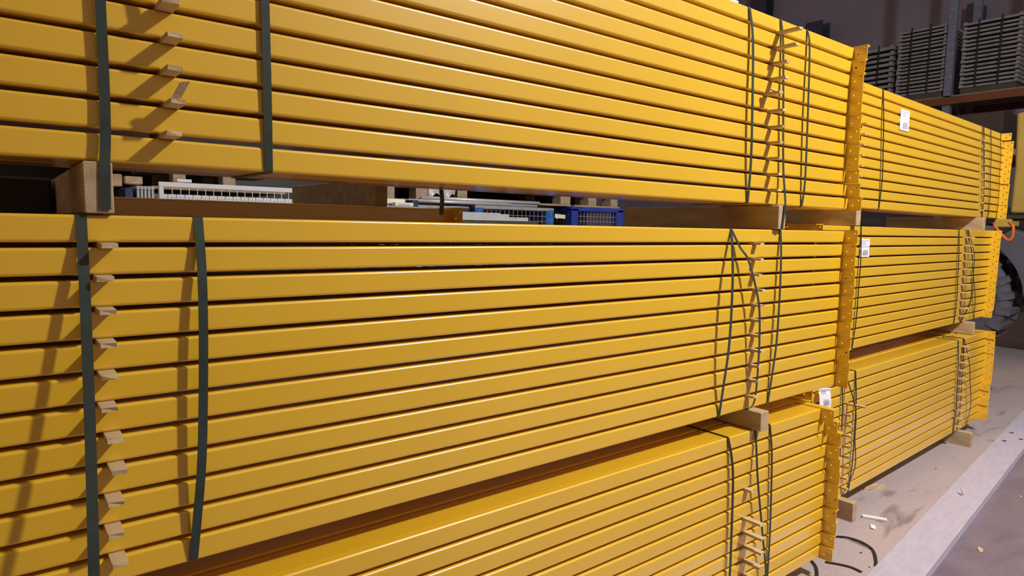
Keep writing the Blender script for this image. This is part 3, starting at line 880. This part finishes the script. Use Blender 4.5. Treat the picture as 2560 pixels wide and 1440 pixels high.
hs = MB().ribbon([(0, 0, 0), (-.003, -.01, -.03), (-.012, -.02, -.075)], (1, 0, 0), .014, .0014).build('packing_strap', 'strap')
hs.location = (1.06, .262, 1.6985); tag(hs, 'loose strap end hanging into the gap under the near upper bundle', 'strap')

# left part of the gap: white mesh panel, grey stack, timber
pn = empty('mesh_screen', (.905, 3.6, 1.60)); tag(pn, 'long white wire mesh panel with pale frame, left in the gap', 'mesh panel')
MB().box(0, 1.5, 0, .03, .218, .252, c=.003).build('frame_rail', 'white_metal', pn)
MB().box(0, .03, 0, .03, 0, .218, c=.003).build('frame_post', 'white_metal', pn)
MB().box(0, 1.5, 0, .03, 0, .03, c=.003).build('frame_rail', 'white_metal', pn)
g = MB()
for i in range(1, 20): g.box(i * .0535 + .03 - .002, i * .0535 + .03 + .002, .008, .012, .03, .22)
for z in (.06, .085, .115, .14, .15): g.box(0, 1.5, .014, .018, z, z + .004)
g.build('wire_mesh', 'white_metal', pn)
for i in range(7):
    q = MB().box(0, 1.5 - .05 * i, 0, .02, 0, .16, c=.002); q.box(0, 1.5 - .05 * i, -.004, .02, .150, .172, c=.002)
    o = q.build('white_profile', 'white_metal'); o.location = (.80 + .06 * (i % 2), 3.66 + .05 * i, 1.60)
    tag(o, 'white steel profile stored behind the mesh panel, %s from the front' % ORD[i], 'profile', 'white profiles behind the mesh panel')
for i in range(5):
    q = MB().box(0, .016, 0, .5, 0, .205, c=.002); q.box(-.002, .018, -.004, .5, .19, .215, c=.002)
    o = q.build('grey_plate', 'zinc'); o.location = (.765 + .0215 * i, 3.55, 1.60)
    tag(o, 'upright grey plate in the small stack left of the mesh panel, %s from left' % ORD[i], 'plate', 'upright grey plates')
o = MB().box(0, .05, 0, .4, 0, .2, c=.004).build('dark_case', 'navy'); o.location = (.70, 3.58, 1.60); tag(o, 'dark case at the left of the grey plates', 'case')
for i, (x0, x1, z0, z1) in enumerate(((.60, .72, 1.815, 1.90), (.735, .845, 1.835, 1.89))):
    o = MB().box(0, x1 - x0, 0, .6, 0, z1 - z0, c=.006).build('wood_block', 'pine_end'); o.location = (x0, 3.82, z0)
    tag(o, '%s rough wooden block above the grey plates' % ('larger' if i == 0 else 'smaller'), 'wood block', 'wood blocks above the plates')
sb = MB().box(0, 2.0, 0, 1.0, 0, .04, c=.004)
for px in (.05, 1.9):
    for py in (.05, .9): sb.box(px, px + .05, py, py + .05, -1.555, 0)
o = sb.build('steel_bench', 'navy'); o.location = (.35, 3.5, 1.558); tag(o, 'dark steel bench carrying the white mesh panel', 'bench')
pallet(.90, 3.84, 1.813, ((.14, .085), (.48, .09), ), 'pallet above the white mesh panel, white slip on its block', w_=.95)
o = MB().box(0, .098, 0, .004, 0, .022, c=.001).build('paper_slip', 'paper'); o.location = (1.065, 3.834, 1.868); tag(o, 'white paper slip on a pallet block above the mesh panel', 'slip')
o = MB().box(.3, 1.85, 4.0, 4.6, 1.976, 2.6, c=.03).build('dark_block', 'black'); tag(o, 'dark sheeted load above the white mesh panel', 'load', 'dark blocks')

# bag and wood in the small gap at the right
bg_ = MB().prism([(0, 0), (.62, 0), (.66, .10), (.50, .22), (.10, .22), (0, .14)], (0, .35), 'y')
o = bg_.build('tool_bag', 'black'); o.location = (6.75, 1.63, 1.52); tag(o, 'black tool bag with white print in the small gap', 'bag')
pr = MB().box(.36, .56, -.003, .001, .128, .142).box(.42, .50, -.003, .001, .112, .128).box(.37, .55, -.003, .001, .098, .112); pr.build('white_print', 'paper', o)
bt = MB().box(0, .9, 0, .5, 1.46, 1.515, c=.004)
for px in (.03, .82):
    for py in (.03, .42): bt.box(px, px + .05, py, py + .05, 0, 1.46)
o = bt.build('work_bench', 'navy'); o.location = (6.65, 1.55, 0); tag(o, 'dark bench under the black tool bag', 'bench')

# ------------------------------------------------------------------ wheel loader at the far right
# local frame: x runs to the rear of the machine (to the right in the picture), -y is the side facing the aisle
ld = empty('wheel_loader', (10.5, 1.96, 0), -math.pi / 2); tag(ld, 'yellow wheel loader with big lugged tyre, partly behind the far bundles', 'wheel loader')
R, TW = .76, .52
prof = [(.36, -TW / 2 + .05), (.50, -TW / 2), (.64, -TW / 2 + .01), (.69, -TW / 2 + .05), (.70, -.10), (.70, .10), (.69, TW / 2 - .05), (.64, TW / 2 - .01), (.50, TW / 2), (.36, TW / 2 - .05)]
ty = MB().lathe(prof, (0, 0, 0), 48).build('tyre', 'rubber', ld, smooth=True); ty.location = (0, .12, R)
MB().lathe([(.05, -.10), (.20, -.12), (.34, -.16), (.375, -.22), (.375, .22), (.34, .16), (.05, .06)], (0, 0, 0), 32).build('rim', 'loader', ty, smooth=True)
lug = MB()
lug.add([(-.055, .01, .68), (.055, .01, .68), (.115, TW / 2 + .012, .56), (.005, TW / 2 + .012, .56),
         (-.040, .01, .765), (.040, .01, .765), (.095, TW / 2 - .005, .725), (.020, TW / 2 - .005, .725)],
        [(0, 1, 2, 3), (4, 5, 6, 7), (0, 1, 5, 4), (1, 2, 6, 5), (2, 3, 7, 6), (3, 0, 4, 7)])
lug_me = lug.mesh('tread_lug'); lug_me.materials.append(M['rubber'])
NL = 20
for i in range(NL):
    for sgn in (1, -1):
        o = obj('tread_lug', lug_me, None, ty)
        a = 2 * math.pi * (i + (0.5 if sgn < 0 else 0)) / NL
        o.rotation_euler = (0, a, 0)
        if sgn < 0: o.scale = (1, -1, 1)
# grey fender: thick arch over and behind the tyre
n = 16
vs, fs = [], []
for i in range(n + 1):
    a = math.radians(118 - i * 112 / n)
    ro = 1.03 + .30 * min(1, max(0, (i - 7) / 6))
    for r_, y_ in ((.87, -.22), (ro - .04, -.22), (ro, -.17), (ro, .45), (.87, .45)):
        vs.append((r_ * math.cos(a), y_, R + r_ * math.sin(a)))
for i in range(n):
    for j in range(5): fs.append((5 * i + j, 5 * i + (j + 1) % 5, 5 * i + 5 + (j + 1) % 5, 5 * i + 5 + j))
fs += [(0, 1, 2, 3, 4), tuple(5 * n + j for j in range(5))[::-1]]
MB().add(vs, fs).build('fender', 'fender', ld)
fl = MB()
for i in range(n):
    a0, a1 = math.radians(118 - i * 112 / n), math.radians(118 - (i + 1) * 112 / n)
    q = [(r_ * math.cos(a), y_, R + r_ * math.sin(a)) for a in (a0, a1) for r_, y_ in ((.87, -.26), (.90, -.26), (.90, -.20), (.87, -.20))]
    fl.add(q, [(0, 1, 5, 4), (1, 2, 6, 5), (2, 3, 7, 6), (3, 0, 4, 7)])
fl.build('fender_lip', 'fender', ld)
MB().box(.25, 1.10, -.10, .60, 1.81, 1.86, c=.01).build('top_step', 'vent', ld)
# yellow hood with louvres and a door panel
hd = MB().prism([(.54, 1.89), (.55, 2.5), (.52, 3.2), (2.6, 3.3), (2.6, 1.89)], (.12, 1.35), 'y').build('hood', 'loader', ld)
soft_edges(hd, .04, 3)
for i in range(6):
    v_ = MB().box(-.16, .16, -.012, .012, -.018, .018, c=.006).build('louvre', 'vent', hd)
    v_.location = (.84, .113, 2.22 + i * .075); v_.rotation_euler = (0, math.radians(35), 0)
dp = MB().box(.78, 1.7, .103, .125, 1.93, 2.12, c=.02).build('side_door', 'loader', hd)
MB().box(.85, 2.5, .02, 1.3, .55, 1.80, c=.03).build('chassis', 'vent', ld)
br = MB().box(.59, .76, -.62, -.54, 1.70, 1.80, c=.01); br.box(.63, .73, -.56, -.16, 1.72, 1.78)
br.build('bracket', 'loader', ld)
shk = [(9.89, 1.375, 1.755), (9.88, 1.362, 1.71), (9.88, 1.30, 1.63), (9.88, 1.235, 1.555), (9.88, 1.205, 1.538), (9.88, 1.18, 1.555), (9.88, 1.165, 1.60), (9.88, 1.168, 1.70), (9.88, 1.185, 1.735), (9.89, 1.22, 1.755)]
MB().tube([(1.96 - y, x - 10.5, z) for x, y, z in shk], .017, 10).build('shackle', 'orange', ld, smooth=True)

# ------------------------------------------------------------------ storage rack at the far right
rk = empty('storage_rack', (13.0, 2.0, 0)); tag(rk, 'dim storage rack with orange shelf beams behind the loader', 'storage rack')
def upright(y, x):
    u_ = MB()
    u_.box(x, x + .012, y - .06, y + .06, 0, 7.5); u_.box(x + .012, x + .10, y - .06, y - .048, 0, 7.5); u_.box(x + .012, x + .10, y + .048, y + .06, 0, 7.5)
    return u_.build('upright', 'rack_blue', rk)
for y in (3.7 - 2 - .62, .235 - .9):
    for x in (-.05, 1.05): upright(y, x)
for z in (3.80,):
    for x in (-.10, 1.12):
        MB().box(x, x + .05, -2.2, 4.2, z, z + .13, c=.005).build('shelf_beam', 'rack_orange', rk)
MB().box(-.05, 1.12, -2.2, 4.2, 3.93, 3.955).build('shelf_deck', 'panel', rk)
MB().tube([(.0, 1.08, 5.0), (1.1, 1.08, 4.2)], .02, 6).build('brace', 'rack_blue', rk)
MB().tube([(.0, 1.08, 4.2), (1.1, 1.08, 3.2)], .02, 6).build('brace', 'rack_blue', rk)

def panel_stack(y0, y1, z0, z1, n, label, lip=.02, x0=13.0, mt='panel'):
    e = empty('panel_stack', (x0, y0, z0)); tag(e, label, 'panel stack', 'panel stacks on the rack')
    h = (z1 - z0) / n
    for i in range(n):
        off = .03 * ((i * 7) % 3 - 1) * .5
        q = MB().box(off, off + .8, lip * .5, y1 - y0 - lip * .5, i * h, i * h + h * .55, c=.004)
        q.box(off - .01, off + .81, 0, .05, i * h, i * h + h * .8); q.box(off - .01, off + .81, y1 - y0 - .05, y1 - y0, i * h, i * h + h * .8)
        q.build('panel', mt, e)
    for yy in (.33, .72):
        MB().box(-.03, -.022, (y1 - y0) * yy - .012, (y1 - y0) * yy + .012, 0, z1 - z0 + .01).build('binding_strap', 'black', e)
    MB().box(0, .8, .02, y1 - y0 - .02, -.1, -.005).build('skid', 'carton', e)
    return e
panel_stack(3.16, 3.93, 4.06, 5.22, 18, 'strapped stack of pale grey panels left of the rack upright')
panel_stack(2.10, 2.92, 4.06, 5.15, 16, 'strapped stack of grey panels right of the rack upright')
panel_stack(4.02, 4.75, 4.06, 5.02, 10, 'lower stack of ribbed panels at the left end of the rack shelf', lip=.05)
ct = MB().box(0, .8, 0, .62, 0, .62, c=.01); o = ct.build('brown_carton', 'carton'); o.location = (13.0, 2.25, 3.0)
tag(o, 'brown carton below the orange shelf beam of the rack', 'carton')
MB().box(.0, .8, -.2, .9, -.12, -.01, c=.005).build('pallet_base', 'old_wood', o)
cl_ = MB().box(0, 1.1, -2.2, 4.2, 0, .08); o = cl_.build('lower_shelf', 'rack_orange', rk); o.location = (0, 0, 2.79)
